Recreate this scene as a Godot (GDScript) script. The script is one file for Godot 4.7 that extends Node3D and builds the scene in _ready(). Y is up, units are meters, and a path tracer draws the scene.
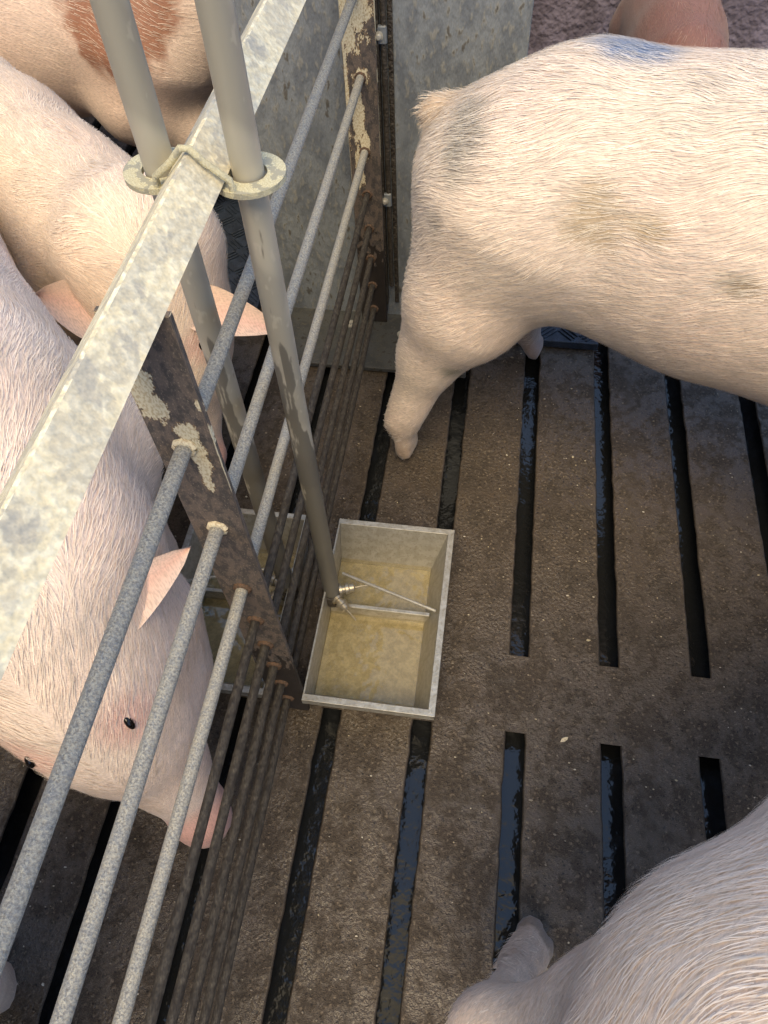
extends Node3D
# A pig pen seen from above: slatted concrete floor, pen fence with two water pipes and a
# stainless drinking trough on each side, a double feeder behind, and pigs on both sides.

const FX := -0.2835            # plane of the fence
const SLOT_X := 0.1316         # centre of one floor slot
const PITCH := 0.1705          # slot to slot
const SLOT_W := 0.0345

var rng := RandomNumberGenerator.new()
var nz := FastNoiseLite.new()
var M := {}
var used := {}

# ---------------------------------------------------------------- mesh builder
class MB:
	var v := PackedVector3Array()
	var n := PackedVector3Array()
	var uv := PackedVector2Array()
	var c := PackedColorArray()
	var ix := PackedInt32Array()
	var col := Color(1, 1, 1)
	func vert(p: Vector3, nn: Vector3, t := Vector2.ZERO) -> int:
		v.append(p); n.append(nn); uv.append(t); c.append(col)
		return v.size() - 1
	func tri(a: int, b: int, d: int) -> void:
		var g := (v[b] - v[a]).cross(v[d] - v[a])
		if g.dot(n[a] + n[b] + n[d]) > 0.0:
			ix.append(a); ix.append(d); ix.append(b)
		else:
			ix.append(a); ix.append(b); ix.append(d)
	func quad(a: int, b: int, d: int, e: int) -> void:
		tri(a, b, d); tri(a, d, e)
	func face(p: Array, nn: Vector3, t := []) -> void:   # flat convex polygon
		var k := []
		for i in p.size():
			k.append(vert(p[i], nn, t[i] if t.size() > i else Vector2(p[i].x, p[i].z)))
		for i in range(1, p.size() - 1):
			tri(k[0], k[i], k[i + 1])
	func box(ctr: Vector3, size: Vector3, bevel := 0.002, b := Basis()) -> void:
		var h := size * 0.5
		var bv: float = min(bevel, min(h.x, min(h.y, h.z)) * 0.9)
		var id := {}
		for sx in [-1, 1]:
			for sy in [-1, 1]:
				for sz in [-1, 1]:
					for ax in 3:
						var p := Vector3(sx * (h.x - bv), sy * (h.y - bv), sz * (h.z - bv))
						var nn := Vector3.ZERO
						if ax == 0: p.x = sx * h.x; nn.x = sx
						if ax == 1: p.y = sy * h.y; nn.y = sy
						if ax == 2: p.z = sz * h.z; nn.z = sz
						var t := Vector2(p.z, p.y)
						if ax == 1: t = Vector2(p.x, p.z)
						if ax == 2: t = Vector2(p.x, p.y)
						id[[sx, sy, sz, ax]] = vert(ctr + b * p, b * nn, t)
		for s in [-1, 1]:
			quad(id[[s, -1, -1, 0]], id[[s, 1, -1, 0]], id[[s, 1, 1, 0]], id[[s, -1, 1, 0]])
			quad(id[[-1, s, -1, 1]], id[[1, s, -1, 1]], id[[1, s, 1, 1]], id[[-1, s, 1, 1]])
			quad(id[[-1, -1, s, 2]], id[[1, -1, s, 2]], id[[1, 1, s, 2]], id[[-1, 1, s, 2]])
		for a in [-1, 1]:
			for d in [-1, 1]:
				quad(id[[a, d, -1, 0]], id[[a, d, 1, 0]], id[[a, d, 1, 1]], id[[a, d, -1, 1]])
				quad(id[[a, -1, d, 0]], id[[a, 1, d, 0]], id[[a, 1, d, 2]], id[[a, -1, d, 2]])
				quad(id[[-1, a, d, 1]], id[[1, a, d, 1]], id[[1, a, d, 2]], id[[-1, a, d, 2]])
				for e in [-1, 1]:
					tri(id[[a, d, e, 0]], id[[a, d, e, 1]], id[[a, d, e, 2]])
	# tube along a polyline; uv.x round it, uv.y along it in metres
	func tube(pts: Array, rad, sides := 14, caps := true, lump := 0.0, noise: FastNoiseLite = null) -> void:
		var along := 0.0
		var rings := []
		var t0: Vector3 = (pts[1] - pts[0]).normalized()
		var up := Vector3.UP if abs(t0.y) < 0.9 else Vector3.RIGHT
		var s: Vector3 = up.cross(t0).normalized()
		for i in pts.size():
			var t: Vector3 = (pts[min(i + 1, pts.size() - 1)] - pts[max(i - 1, 0)]).normalized()
			s = (s - t * s.dot(t)).normalized()
			var w := t.cross(s)
			if i > 0: along += (pts[i] - pts[i - 1]).length()
			var r: float = rad if rad is float else rad[i]
			var ring := []
			for k in sides + 1:
				var a := TAU * k / sides
				var d: Vector3 = s * cos(a) + w * sin(a)
				var rr := r
				if noise:
					var q: Vector3 = pts[i] * 70.0 + d * 2.0
					rr += lump * noise.get_noise_3dv(q if k < sides else pts[i] * 70.0 + s * 2.0)
				ring.append(vert(pts[i] + d * rr, d, Vector2(float(k) / sides, along)))
			rings.append(ring)
		for i in rings.size() - 1:
			for k in sides:
				quad(rings[i][k], rings[i][k + 1], rings[i + 1][k + 1], rings[i + 1][k])
		if caps:
			for e in [0, rings.size() - 1]:
				var t: Vector3 = (pts[1] - pts[0]).normalized() * -1.0 if e == 0 else (pts[e] - pts[e - 1]).normalized()
				var m := vert(pts[e], t, Vector2(0.5, 0))
				var q := []
				for k in sides + 1: q.append(vert(v[rings[e][k]], t, Vector2(0.5, 0.01)))
				for k in sides: tri(m, q[k], q[k + 1])
	# prism from a flat convex-ish outline in (a, b) axes with thickness along d
	func slab(outline: Array, o: Vector3, a: Vector3, b: Vector3, d: Vector3) -> void:
		var nn := d.normalized()
		var top := []
		var bot := []
		var mid := Vector2.ZERO
		for p in outline: mid += p
		mid /= outline.size()
		for s in [0, 1]:
			var off: Vector3 = o + d * s
			var m := vert(off + a * mid.x + b * mid.y, nn if s else -nn, mid)
			var q := []
			for p in outline: q.append(vert(off + a * p.x + b * p.y, nn if s else -nn, p))
			for k in q.size(): tri(m, q[k], q[(k + 1) % q.size()])
		for k in outline.size():
			var p: Vector2 = outline[k]
			var p2: Vector2 = outline[(k + 1) % outline.size()]
			var e := (p2 - p)
			var sn := (a * e.y - b * e.x).normalized()
			if sn.dot(a * (p.x - mid.x) + b * (p.y - mid.y)) < 0: sn = -sn
			var A := o + a * p.x + b * p.y
			var B := o + a * p2.x + b * p2.y
			face([A, B, B + d, A + d], sn)
	func lathe(prof: Array, o: Vector3, axis: Vector3, sides := 20) -> void:   # prof: [radius, along]
		var up := Vector3.UP if abs(axis.y) < 0.9 else Vector3.RIGHT
		var s := up.cross(axis).normalized()
		var w := axis.cross(s)
		for i in prof.size() - 1:
			var p: Vector2 = prof[i]
			var q: Vector2 = prof[i + 1]
			var e := (q - p).normalized()
			var ra := []
			var rb := []
			for k in sides + 1:
				var ang := TAU * k / sides
				var d := s * cos(ang) + w * sin(ang)
				var nn := (d * e.y - axis * e.x).normalized()
				ra.append(vert(o + d * p.x + axis * p.y, nn, Vector2(float(k) / sides, p.y)))
				rb.append(vert(o + d * q.x + axis * q.y, nn, Vector2(float(k) / sides, q.y)))
			for k in sides: quad(ra[k], ra[k + 1], rb[k + 1], rb[k])
	func sphere(o: Vector3, r: Vector3, b := Basis(), ns := 10, nr := 14) -> void:
		var rows := []
		for i in ns + 1:
			var row := []
			var th := PI * i / ns
			for k in nr + 1:
				var ph := TAU * k / nr
				var d := Vector3(sin(th) * cos(ph), cos(th), sin(th) * sin(ph))
				row.append(vert(o + b * (d * r), b * (d / r).normalized(), Vector2(float(k) / nr, float(i) / ns)))
			rows.append(row)
		for i in ns:
			for k in nr: quad(rows[i][k], rows[i][k + 1], rows[i + 1][k + 1], rows[i + 1][k])
	func mesh() -> ArrayMesh:
		var a := []
		a.resize(Mesh.ARRAY_MAX)
		a[Mesh.ARRAY_VERTEX] = v; a[Mesh.ARRAY_NORMAL] = n; a[Mesh.ARRAY_TEX_UV] = uv; a[Mesh.ARRAY_COLOR] = c; a[Mesh.ARRAY_INDEX] = ix
		var m := ArrayMesh.new()
		m.add_surface_from_arrays(Mesh.PRIMITIVE_TRIANGLES, a)
		return m

func numbered(called: String) -> String:
	var k: int = used.get(called, 0)
	used[called] = k + 1
	return called if k == 0 else "%s_%03d" % [called, k]

func obj(called: String, mb, m: Material, parent: Node = self, at := Vector3.ZERO) -> MeshInstance3D:
	var o := MeshInstance3D.new()
	o.name = numbered(called) if parent == self else called
	o.mesh = mb.mesh() if mb is MB else mb
	o.material_override = m
	o.position = at
	parent.add_child(o, true)
	return o

func thing(called: String, at: Vector3, label: String, category: String, group := "") -> Node3D:
	var o := Node3D.new()
	o.name = numbered(called)
	add_child(o)
	o.position = at
	tag(o, label, category, group)
	return o

func tag(o: Node, label: String, category: String, group := "", kind := "") -> void:
	if label: o.set_meta("label", label)
	if category: o.set_meta("category", category)
	if group: o.set_meta("group", group)
	if kind: o.set_meta("kind", kind)

# ---------------------------------------------------------------- textures and materials
func noise(freq: float, seed_: int, oct := 4, kind := FastNoiseLite.TYPE_SIMPLEX_SMOOTH) -> FastNoiseLite:
	var f := FastNoiseLite.new()
	f.noise_type = kind
	f.seed = seed_
	f.frequency = freq
	f.fractal_octaves = oct
	f.fractal_type = FastNoiseLite.FRACTAL_FBM
	return f

func gray(freq: float, seed_: int, w: int, h: int, oct := 4, kind := FastNoiseLite.TYPE_SIMPLEX_SMOOTH) -> PackedByteArray:
	var im := noise(freq, seed_, oct, kind).get_seamless_image(w, h)
	im.convert(Image.FORMAT_L8)
	return im.get_data()

func tex(im: Image) -> ImageTexture:
	im.generate_mipmaps()
	return ImageTexture.create_from_image(im)

# colour picture from a per-pixel function of several noise layers (0..1)
func paint(w: int, h: int, layers: Array, f: Callable) -> Image:
	var im := Image.create(w, h, false, Image.FORMAT_RGB8)
	var data := PackedByteArray()
	data.resize(w * h * 3)
	var k := layers.size()
	var a := PackedFloat32Array()
	a.resize(k)
	for i in w * h:
		for j in k: a[j] = layers[j][i] / 255.0
		var c: Color = f.call(a, i % w, i / w)
		data[i * 3] = int(clampf(c.r, 0, 1) * 255)
		data[i * 3 + 1] = int(clampf(c.g, 0, 1) * 255)
		data[i * 3 + 2] = int(clampf(c.b, 0, 1) * 255)
	im.set_data(w, h, false, Image.FORMAT_RGB8, data)
	return im

func relief(layer: PackedByteArray, w: int, h: int, strength: float) -> ImageTexture:
	var im := Image.create_from_data(w, h, false, Image.FORMAT_L8, layer)
	im.convert(Image.FORMAT_RGBA8)
	im.bump_map_to_normal_map(strength)
	return tex(im)

func mat(col: Color, rough := 0.7, metal := 0.0) -> StandardMaterial3D:
	var m := StandardMaterial3D.new()
	m.albedo_color = col
	m.roughness = rough
	m.metallic = metal
	return m

func tri_mat(im: Image, nrm: Texture2D, rough: float, metal: float, scale: Vector3, nscale := 1.0, world := true) -> StandardMaterial3D:
	var m := mat(Color.WHITE, rough, metal)
	if im: m.albedo_texture = tex(im)
	if nrm:
		m.normal_enabled = true
		m.normal_texture = nrm
		m.normal_scale = nscale
	m.uv1_triplanar = true
	m.uv1_world_triplanar = world
	m.uv1_scale = scale
	return m

func sm(a: float, b: float, x: float) -> float:
	return smoothstep(a, b, x)

func make_materials() -> void:
	var W := 1024
	var coarse := gray(0.006, 3, W, W, 5)
	var mid := gray(0.02, 5, W, W, 4)
	var fine := gray(0.07, 9, W, W, 4)
	var grit := gray(0.28, 12, W, W, 2)
	var stones := noise(0.055, 21, 1, FastNoiseLite.TYPE_CELLULAR)
	stones.cellular_return_type = FastNoiseLite.RETURN_DISTANCE
	stones.cellular_jitter = 1.0
	var sim := stones.get_seamless_image(W, W)
	sim.convert(Image.FORMAT_L8)
	var cells := sim.get_data()
	# concrete: grey-brown with darker damp patches, pale aggregate grains and pits
	var conc := paint(W, W, [coarse, mid, fine, grit, cells], func(a, _x, _y):
		var c := Color(0.455, 0.40, 0.335).lerp(Color(0.375, 0.325, 0.27), sm(0.35, 0.68, a[0] * 0.6 + a[1] * 0.4))
		c = c.lerp(Color(0.30, 0.255, 0.205), 0.5 * sm(0.58, 0.80, a[1]))
		c = c.lerp(Color(0.56, 0.51, 0.44), 0.55 * sm(0.58, 0.78, a[2]))
		c = c * (0.62 + 0.76 * a[3])
		# single grains of stone that show at the worn surface
		var st: float = sm(0.26, 0.12, a[4]) * sm(0.50, 0.62, a[2] * 0.5 + a[1] * 0.5)
		c = c.lerp(Color(0.66, 0.59, 0.50) * (0.75 + 0.5 * a[3]), 0.75 * st)
		var pit: float = sm(0.20, 0.08, a[4]) * sm(0.46, 0.36, a[2])
		c = c.lerp(Color(0.15, 0.125, 0.10), 0.8 * pit)
		return c)
	var conc_bump := PackedByteArray()
	conc_bump.resize(W * W)
	for i in W * W: conc_bump[i] = int(clampf(fine[i] * 0.55 + grit[i] * 0.30 + mid[i] * 0.15 + maxf(0.0, 60.0 - cells[i]) * 0.35, 0, 255))
	M.concrete = tri_mat(conc, relief(conc_bump, W, W, 5.0), 0.55, 0.0, Vector3(1.5, 1.5, 1.5), 1.0)
	M.concrete.vertex_color_use_as_albedo = true
	M.concrete.albedo_color = Color(0.68, 0.675, 0.67)
	var crough := paint(W, W, [mid, coarse], func(a, _x, _y):
		var r: float = 0.30 + 0.50 * sm(0.36, 0.62, a[0] * 0.5 + a[1] * 0.5)
		return Color(r, r, r))
	M.concrete.roughness_texture = tex(crough)
	M.concrete.roughness = 1.0
	# slurry in the pit
	var sl := gray(0.02, 31, 256, 256, 4)
	M.slurry = tri_mat(null, relief(sl, 256, 256, 2.0), 0.12, 0.0, Vector3(5, 5, 5), 0.8)
	M.slurry.albedo_color = Color(0.105, 0.11, 0.115)
	# galvanised pipe and bars: streaks along the length
	var streak := gray(0.02, 41, 256, 256, 4)
	var zf := gray(0.10, 43, 256, 256, 3)
	var zinc := paint(256, 256, [streak, zf, gray(0.035, 44, 256, 256, 3)], func(a, _x, _y):
		var c := Color(0.655, 0.64, 0.60).lerp(Color(0.70, 0.685, 0.635), sm(0.40, 0.62, a[0]))
		c = c.lerp(Color(0.57, 0.555, 0.525), 0.5 * sm(0.54, 0.74, a[2]))
		c = c.lerp(Color(0.80, 0.77, 0.69), 0.4 * sm(0.66, 0.84, a[1]))
		return c * (0.94 + 0.12 * a[1]))
	M.pipe = tri_mat(zinc, relief(zf, 256, 256, 1.0), 0.55, 0.2, Vector3(9, 0.9, 9), 0.5)
	var patch_noise := noise(0.012, 91, 5)
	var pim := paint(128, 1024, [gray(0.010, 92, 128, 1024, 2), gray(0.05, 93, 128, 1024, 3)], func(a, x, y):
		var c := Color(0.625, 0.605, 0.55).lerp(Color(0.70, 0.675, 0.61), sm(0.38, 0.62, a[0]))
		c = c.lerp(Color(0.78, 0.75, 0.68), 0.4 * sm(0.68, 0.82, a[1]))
		# darker patches with a ragged edge, closing up towards the lower end
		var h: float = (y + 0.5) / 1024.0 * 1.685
		var d: float = 0.55 - h + 0.5 * patch_noise.get_noise_2d(x * 2.0, y * 1.0) + 0.10 * (a[1] - 0.5)
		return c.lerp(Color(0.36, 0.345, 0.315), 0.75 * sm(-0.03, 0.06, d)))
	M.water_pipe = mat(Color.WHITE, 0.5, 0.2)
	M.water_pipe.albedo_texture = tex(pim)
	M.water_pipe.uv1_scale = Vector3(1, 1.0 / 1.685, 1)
	var crust := paint(512, 512, [gray(0.03, 95, 512, 512, 4), gray(0.11, 96, 512, 512, 3), gray(0.35, 97, 512, 512, 2)], func(a, _x, _y):
		var c := Color(0.60, 0.585, 0.545).lerp(Color(0.53, 0.53, 0.52), sm(0.42, 0.62, a[0]))
		c = c.lerp(Color(0.80, 0.765, 0.67), 0.75 * sm(0.52, 0.64, a[1] * 0.55 + a[2] * 0.45))
		c = c.lerp(Color(0.38, 0.35, 0.31), 0.6 * sm(0.42, 0.32, a[1] * 0.6 + a[2] * 0.4))
		return c)
	M.bar = tri_mat(crust, relief(gray(0.11, 96, 512, 512, 3), 512, 512, 4.0), 0.75, 0.0, Vector3(5, 5, 5), 0.8)
	# bars caked with dirt
	var dirt := paint(256, 256, [streak, zf, gray(0.05, 47, 256, 256, 4)], func(a, _x, _y):
		var c := Color(0.31, 0.285, 0.25).lerp(Color(0.22, 0.195, 0.17), sm(0.36, 0.62, a[2]))
		c = c.lerp(Color(0.47, 0.44, 0.385), 0.5 * sm(0.58, 0.74, a[0] * 0.6 + a[1] * 0.4))
		return c * (0.85 + 0.25 * a[1]))
	M.dirty_bar = tri_mat(dirt, relief(zf, 256, 256, 3.0), 0.8, 0.0, Vector3(10, 10, 4), 0.8)
	M.dirty_bar.albedo_color = Color(0.86, 0.86, 0.86)
	# the top rail: zinc under a pale crusty coat that has come off in patches
	var rail_im := paint(512, 512, [gray(0.012, 51, 512, 512, 5), gray(0.09, 53, 512, 512, 4), gray(0.3, 54, 512, 512, 2)], func(a, _x, _y):
		var coat: float = sm(0.405, 0.435, a[0] * 0.90 + a[1] * 0.10)
		var z = Color(0.70, 0.68, 0.62) * (0.94 + 0.12 * a[2])
		var p = Color(0.83, 0.79, 0.67).lerp(Color(0.92, 0.89, 0.78), sm(0.45, 0.65, a[1])) * (0.92 + 0.14 * a[2])
		return z.lerp(p, coat))
	M.rail = tri_mat(rail_im, relief(gray(0.09, 53, 512, 512, 4), 512, 512, 3.0), 0.7, 0.0, Vector3(2.4, 2.4, 1.6), 0.8)
	# rusty posts
	var ru := gray(0.02, 61, 512, 512, 5)
	var rf := gray(0.12, 63, 512, 512, 3)
	var rust := paint(512, 512, [ru, rf, gray(0.4, 64, 512, 512, 2)], func(a, _x, _y):
		var c := Color(0.31, 0.245, 0.205).lerp(Color(0.215, 0.185, 0.17), sm(0.42, 0.62, a[0]))
		c = c.lerp(Color(0.44, 0.36, 0.30), 0.6 * sm(0.58, 0.78, a[1]))
		c = c.lerp(Color(0.72, 0.66, 0.56), 0.7 * sm(0.78, 0.86, a[2] * 0.6 + a[1] * 0.42))
		return c * (0.85 + 0.3 * a[2]))
	M.rust = tri_mat(rust, relief(rf, 512, 512, 5.0), 0.75, 0.0, Vector3(5, 5, 5), 1.0)
	M.rust_edge = M.rust
	M.flake = tri_mat(paint(256, 256, [zf, streak], func(a, _x, _y): return Color(0.88, 0.83, 0.70).lerp(Color(0.72, 0.63, 0.50), sm(0.55, 0.72, a[0]))), relief(zf, 256, 256, 4.0), 0.8, 0.0, Vector3(12, 12, 12))
	M.weld = tri_mat(rust, relief(rf, 512, 512, 5.0), 0.8, 0.0, Vector3(14, 14, 14), 1.0)
	M.weld.albedo_color = Color(1.25, 1.2, 1.1)
	# feeder sheets: dull grey with run marks
	var fl := gray(0.015, 71, 512, 512, 5)
	var fs := gray(0.06, 73, 512, 512, 4)
	var sheet := paint(512, 512, [fl, fs, gray(0.3, 75, 512, 512, 2)], func(a, _x, _y):
		var c := Color(0.51, 0.53, 0.545).lerp(Color(0.445, 0.465, 0.485), sm(0.38, 0.68, a[0]))
		c = c.lerp(Color(0.66, 0.64, 0.58), 0.5 * sm(0.58, 0.80, a[1]))
		c = c.lerp(Color(0.30, 0.285, 0.26), 0.7 * sm(0.66, 0.74, a[1] * 0.6 + (1.0 - a[0]) * 0.4))
		return c * (0.9 + 0.2 * a[2]))
	M.sheet = tri_mat(sheet, relief(fs, 512, 512, 1.5), 0.5, 0.15, Vector3(2.2, 0.9, 2.2), 0.6)
	M.dark_steel = tri_mat(dirt, relief(zf, 256, 256, 3.0), 0.6, 0.3, Vector3(6, 6, 6))
	M.mat_rubber = tri_mat(paint(256, 256, [streak, zf], func(a, _x, _y): return Color(0.16, 0.19, 0.235) * (0.8 + 0.5 * a[0]) * (0.8 + 0.4 * a[1])), relief(zf, 256, 256, 3.0), 0.33, 0.0, Vector3(7, 7, 7))
	# stainless trough and its water
	var ss := paint(256, 256, [streak, zf, gray(0.03, 48, 256, 256, 4)], func(a, _x, _y):
		var c := Color(0.72, 0.705, 0.66).lerp(Color(0.66, 0.64, 0.59), sm(0.35, 0.68, a[2]))
		c = c.lerp(Color(0.50, 0.46, 0.39), 0.35 * sm(0.62, 0.78, a[1]))
		return c)
	M.steel = tri_mat(ss, relief(zf, 256, 256, 1.2), 0.42, 0.55, Vector3(6, 6, 6), 0.6)
	M.rim = M.steel
	M.sediment = tri_mat(paint(256, 256, [streak, zf, gray(0.03, 49, 256, 256, 4)], func(a, _x, _y):
		return Color(0.68, 0.63, 0.49).lerp(Color(0.60, 0.55, 0.42), sm(0.35, 0.68, a[2])) * (0.9 + 0.2 * a[1])), null, 0.8, 0.0, Vector3(5, 5, 5))
	M.water = mat(Color(0.60, 0.54, 0.36, 0.35), 0.05, 0.0)
	M.water.transparency = BaseMaterial3D.TRANSPARENCY_ALPHA
	M.water.normal_enabled = true
	M.water.normal_texture = relief(gray(0.02, 33, 256, 256, 2), 256, 256, 1.0)
	M.water.uv1_triplanar = true
	M.water.uv1_world_triplanar = true
	M.water.uv1_scale = Vector3(6, 6, 6)
	M.brass = mat(Color(0.66, 0.62, 0.54), 0.35, 0.7)
	# pigs: skin colour sits in the vertex colours, the texture adds fine hair grain
	var hg := gray(0.10, 81, 512, 512, 4)
	M.skin = tri_mat(paint(512, 512, [hg, gray(0.3, 83, 512, 512, 2)], func(a, _x, _y):
		var g: float = 0.86 + 0.24 * sm(0.3, 0.7, a[0]) * (0.7 + 0.3 * a[1])
		return Color(g, g, g)), relief(hg, 512, 512, 3.0), 0.62, 0.0, Vector3(1.6, 6, 6), 0.35, false)
	M.skin.vertex_color_use_as_albedo = true
	M.skin.rim_enabled = true
	M.skin.rim = 0.35
	M.hair = mat(Color.WHITE, 0.6)
	M.hair.vertex_color_use_as_albedo = true
	M.hair.cull_mode = BaseMaterial3D.CULL_DISABLED
	M.eye = mat(Color(0.03, 0.022, 0.02), 0.12)
	M.wall = tri_mat(paint(256, 256, [streak, zf], func(a, _x, _y): return Color(0.47, 0.44, 0.50).lerp(Color(0.40, 0.37, 0.42), sm(0.4, 0.6, a[0])) * (0.9 + 0.15 * a[1])), relief(zf, 256, 256, 2.0), 0.85, 0.0, Vector3(1.4, 1.4, 1.4))
	M.crumb = mat(Color.WHITE, 0.8)
	M.crumb.vertex_color_use_as_albedo = true

# ---------------------------------------------------------------- the pen
func ground_tone(p: Vector3) -> Color:
	# worn and soiled areas of the concrete
	var a := nz.get_noise_2d(p.x * 260.0, p.z * 260.0)
	var b := nz.get_noise_2d(p.x * 900.0 + 70.0, p.z * 900.0)
	var k := 1.0 + 0.22 * a + 0.14 * b
	var c := Color(k, k * (1.0 - 0.02 * b), k * (1.0 - 0.05 * a))
	return c

func slat_mesh(x0: float, x1: float, z0: float, z1: float, free_sides: bool) -> MB:
	var b := MB.new()
	var nx := 6 if free_sides else int(max(2, (x1 - x0) / 0.035))
	var nzz := int(max(2, (z1 - z0) / (0.02 if z1 > -1.9 else 0.06)))
	var rows := []
	for j in nzz + 1:
		var z := lerpf(z0, z1, float(j) / nzz)
		var l := x0
		var r := x1
		if free_sides:
			l += 0.0022 * nz.get_noise_2d(x0 * 4000.0, z * 2600.0) + 0.006 * maxf(0.0, nz.get_noise_2d(x0 * 3000.0 + 500.0, z * 1500.0) - 0.28)
			r -= 0.0022 * nz.get_noise_2d(x1 * 4000.0 + 90.0, z * 2600.0) + 0.006 * maxf(0.0, nz.get_noise_2d(x1 * 3000.0 + 900.0, z * 1500.0) - 0.28)
		var row := []
		var ch := 0.004 if free_sides else 0.0
		for i in nx + 1:
			var x := lerpf(l + ch, r - ch, float(i) / nx)
			var p := Vector3(x, 0.0, z)
			p.y = 0.0012 * nz.get_noise_2d(x * 1800.0, z * 1800.0) - 0.001
			b.col = ground_tone(p)
			row.append(b.vert(p, Vector3.UP))
		if free_sides:
			var sd := []
			for s in [[l, -0.004, -1.0], [l + 0.042, -0.085, -1.0], [r, -0.004, 1.0], [r - 0.042, -0.085, 1.0]]:
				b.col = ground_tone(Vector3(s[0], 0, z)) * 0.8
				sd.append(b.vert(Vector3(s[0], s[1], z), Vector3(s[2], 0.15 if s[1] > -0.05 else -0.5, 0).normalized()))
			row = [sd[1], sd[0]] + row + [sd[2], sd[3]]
		rows.append(row)
	for j in nzz:
		for i in rows[0].size() - 1:
			b.quad(rows[j][i], rows[j][i + 1], rows[j + 1][i + 1], rows[j + 1][i])
	if not free_sides:
		for s in [[z0, -1.0], [z1, 1.0]]:
			b.face([Vector3(x0, -0.001, s[0]), Vector3(x1, -0.001, s[0]), Vector3(x1, -0.085, s[0] - s[1] * 0.045), Vector3(x0, -0.085, s[0] - s[1] * 0.045)], Vector3(0, -0.4, s[1]).normalized())
	var uc := 0.042 if free_sides else 0.0
	var ue := 0.0 if free_sides else 0.045
	b.face([Vector3(x0 + uc, -0.085, z0 + ue), Vector3(x1 - uc, -0.085, z0 + ue), Vector3(x1 - uc, -0.085, z1 - ue), Vector3(x0 + uc, -0.085, z1 - ue)], Vector3.DOWN)
	return b

func build_floor() -> void:
	var f := Node3D.new()
	f.name = "floor"
	add_child(f)
	f.set_meta("kind", "structure")
	tag(f, "slatted concrete floor of the pig pen with dark slots", "floor")
	var rows := [[-2.87, -1.84], [-1.69, -0.5913], [-0.4415, 0.66]]
	var xa := SLOT_X - 15 * PITCH
	var xb := SLOT_X + 12 * PITCH
	for r in rows:
		for k in 27:
			var x0 := xa + k * PITCH + SLOT_W * 0.5
			obj("slat", slat_mesh(x0, x0 + PITCH - SLOT_W, r[0], r[1], true), M.concrete, f)
	for z in [[-1.84, -1.69], [-0.5913, -0.4415], [0.66, 0.95]]:
		obj("cross_band", slat_mesh(xa - 0.3, xb + 0.3, z[0], z[1], false), M.concrete, f)
	var s := MB.new()
	s.box(Vector3(0.0, -0.082, -0.95), Vector3(4.8, 0.06, 3.78), 0.002)
	var so := obj("slurry", s, M.slurry)
	tag(so, "dark liquid slurry mirroring blue sky in the floor slots", "slurry", "", "stuff")
	# feed crumbs and grit
	var chip := MB.new()
	chip.sphere(Vector3.ZERO, Vector3(1, 0.6, 0.8), Basis(), 3, 5)
	var mm := MultiMesh.new()
	mm.transform_format = MultiMesh.TRANSFORM_3D
	mm.use_colors = true
	mm.mesh = chip.mesh()
	var list := []
	rng.seed = 77
	while list.size() < 2600:
		var p := Vector3(rng.randf_range(-1.3, 1.2), 0, rng.randf_range(-1.75, 0.3))
		var off := fposmod(p.x - SLOT_X + PITCH * 0.5, PITCH) - PITCH * 0.5
		var in_band := (p.z > -0.58 and p.z < -0.45)
		if abs(off) < SLOT_W * 0.5 + 0.008 and not in_band: continue
		if p.x > -0.56 and p.x < -0.01 and p.z > -0.81 and p.z < -0.41: continue
		list.append(p)
	mm.instance_count = list.size()
	for i in list.size():
		var s2 := rng.randf_range(0.0007, 0.0021) * (1.8 if rng.randf() < 0.06 else 1.0)
		var bs := Basis.from_euler(Vector3(rng.randf() * 0.5, rng.randf() * TAU, rng.randf() * 0.5)).scaled(Vector3(s2 * rng.randf_range(0.8, 1.8), s2, s2))
		mm.set_instance_transform(i, Transform3D(bs, list[i] + Vector3(0, s2 * 0.3, 0)))
		var k := rng.randf()
		var c := Color(0.42, 0.34, 0.20).lerp(Color(0.50, 0.46, 0.38), rng.randf())
		if k < 0.45: c = Color(0.10, 0.08, 0.06)
		elif k < 0.75: c = Color(0.24, 0.20, 0.15)
		mm.set_instance_color(i, c)
	var mi := MultiMeshInstance3D.new()
	mi.name = "feed_crumbs"
	mi.multimesh = mm
	mi.material_override = M.crumb
	add_child(mi)
	tag(mi, "scattered feed crumbs and grit on the concrete slats", "crumbs", "", "stuff")

func build_chip() -> void:
	var b := MB.new()
	b.slab([Vector2(-0.008, 0.0015), Vector2(-0.003, -0.003), Vector2(0.004, -0.0035), Vector2(0.009, -0.002), Vector2(0.006, 0.0015), Vector2(-0.001, 0.0035)], Vector3.ZERO, Vector3(0.9, 0, -0.43), Vector3(0.43, 0, 0.9), Vector3(0, 0.002, 0))
	var o := obj("wood_chip", b, M.flake, self, Vector3(0.218, 0.0, -0.439))
	tag(o, "small pale wood chip lying on the concrete near the slot ends", "chip")

func build_walls() -> void:
	var w := MB.new()
	w.box(Vector3(-0.1, 0.45, -2.93), Vector3(6.0, 1.3, 0.12), 0.004)
	var o := obj("wall_back", w, M.wall)
	o.set_meta("kind", "structure")
	tag(o, "dull mauve grey wall beyond the pens", "wall")

func build_added_wall() -> void:  # wall added out of view to keep sky light off the left floor
	var w := MB.new()
	w.box(Vector3(-2.50, 1.1, -0.9), Vector3(0.14, 2.6, 4.2), 0.004)
	var o := obj("added_wall_left", w, M.wall)
	o.set_meta("kind", "structure")
	tag(o, "unseen wall added beyond the left pen to shade its floor", "wall")

func lerp_pts(a: Vector3, b: Vector3, step := 0.03) -> Array:
	var k := int(max(1, (b - a).length() / step))
	var r := []
	for i in k + 1: r.append(a.lerp(b, float(i) / k))
	return r

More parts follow.
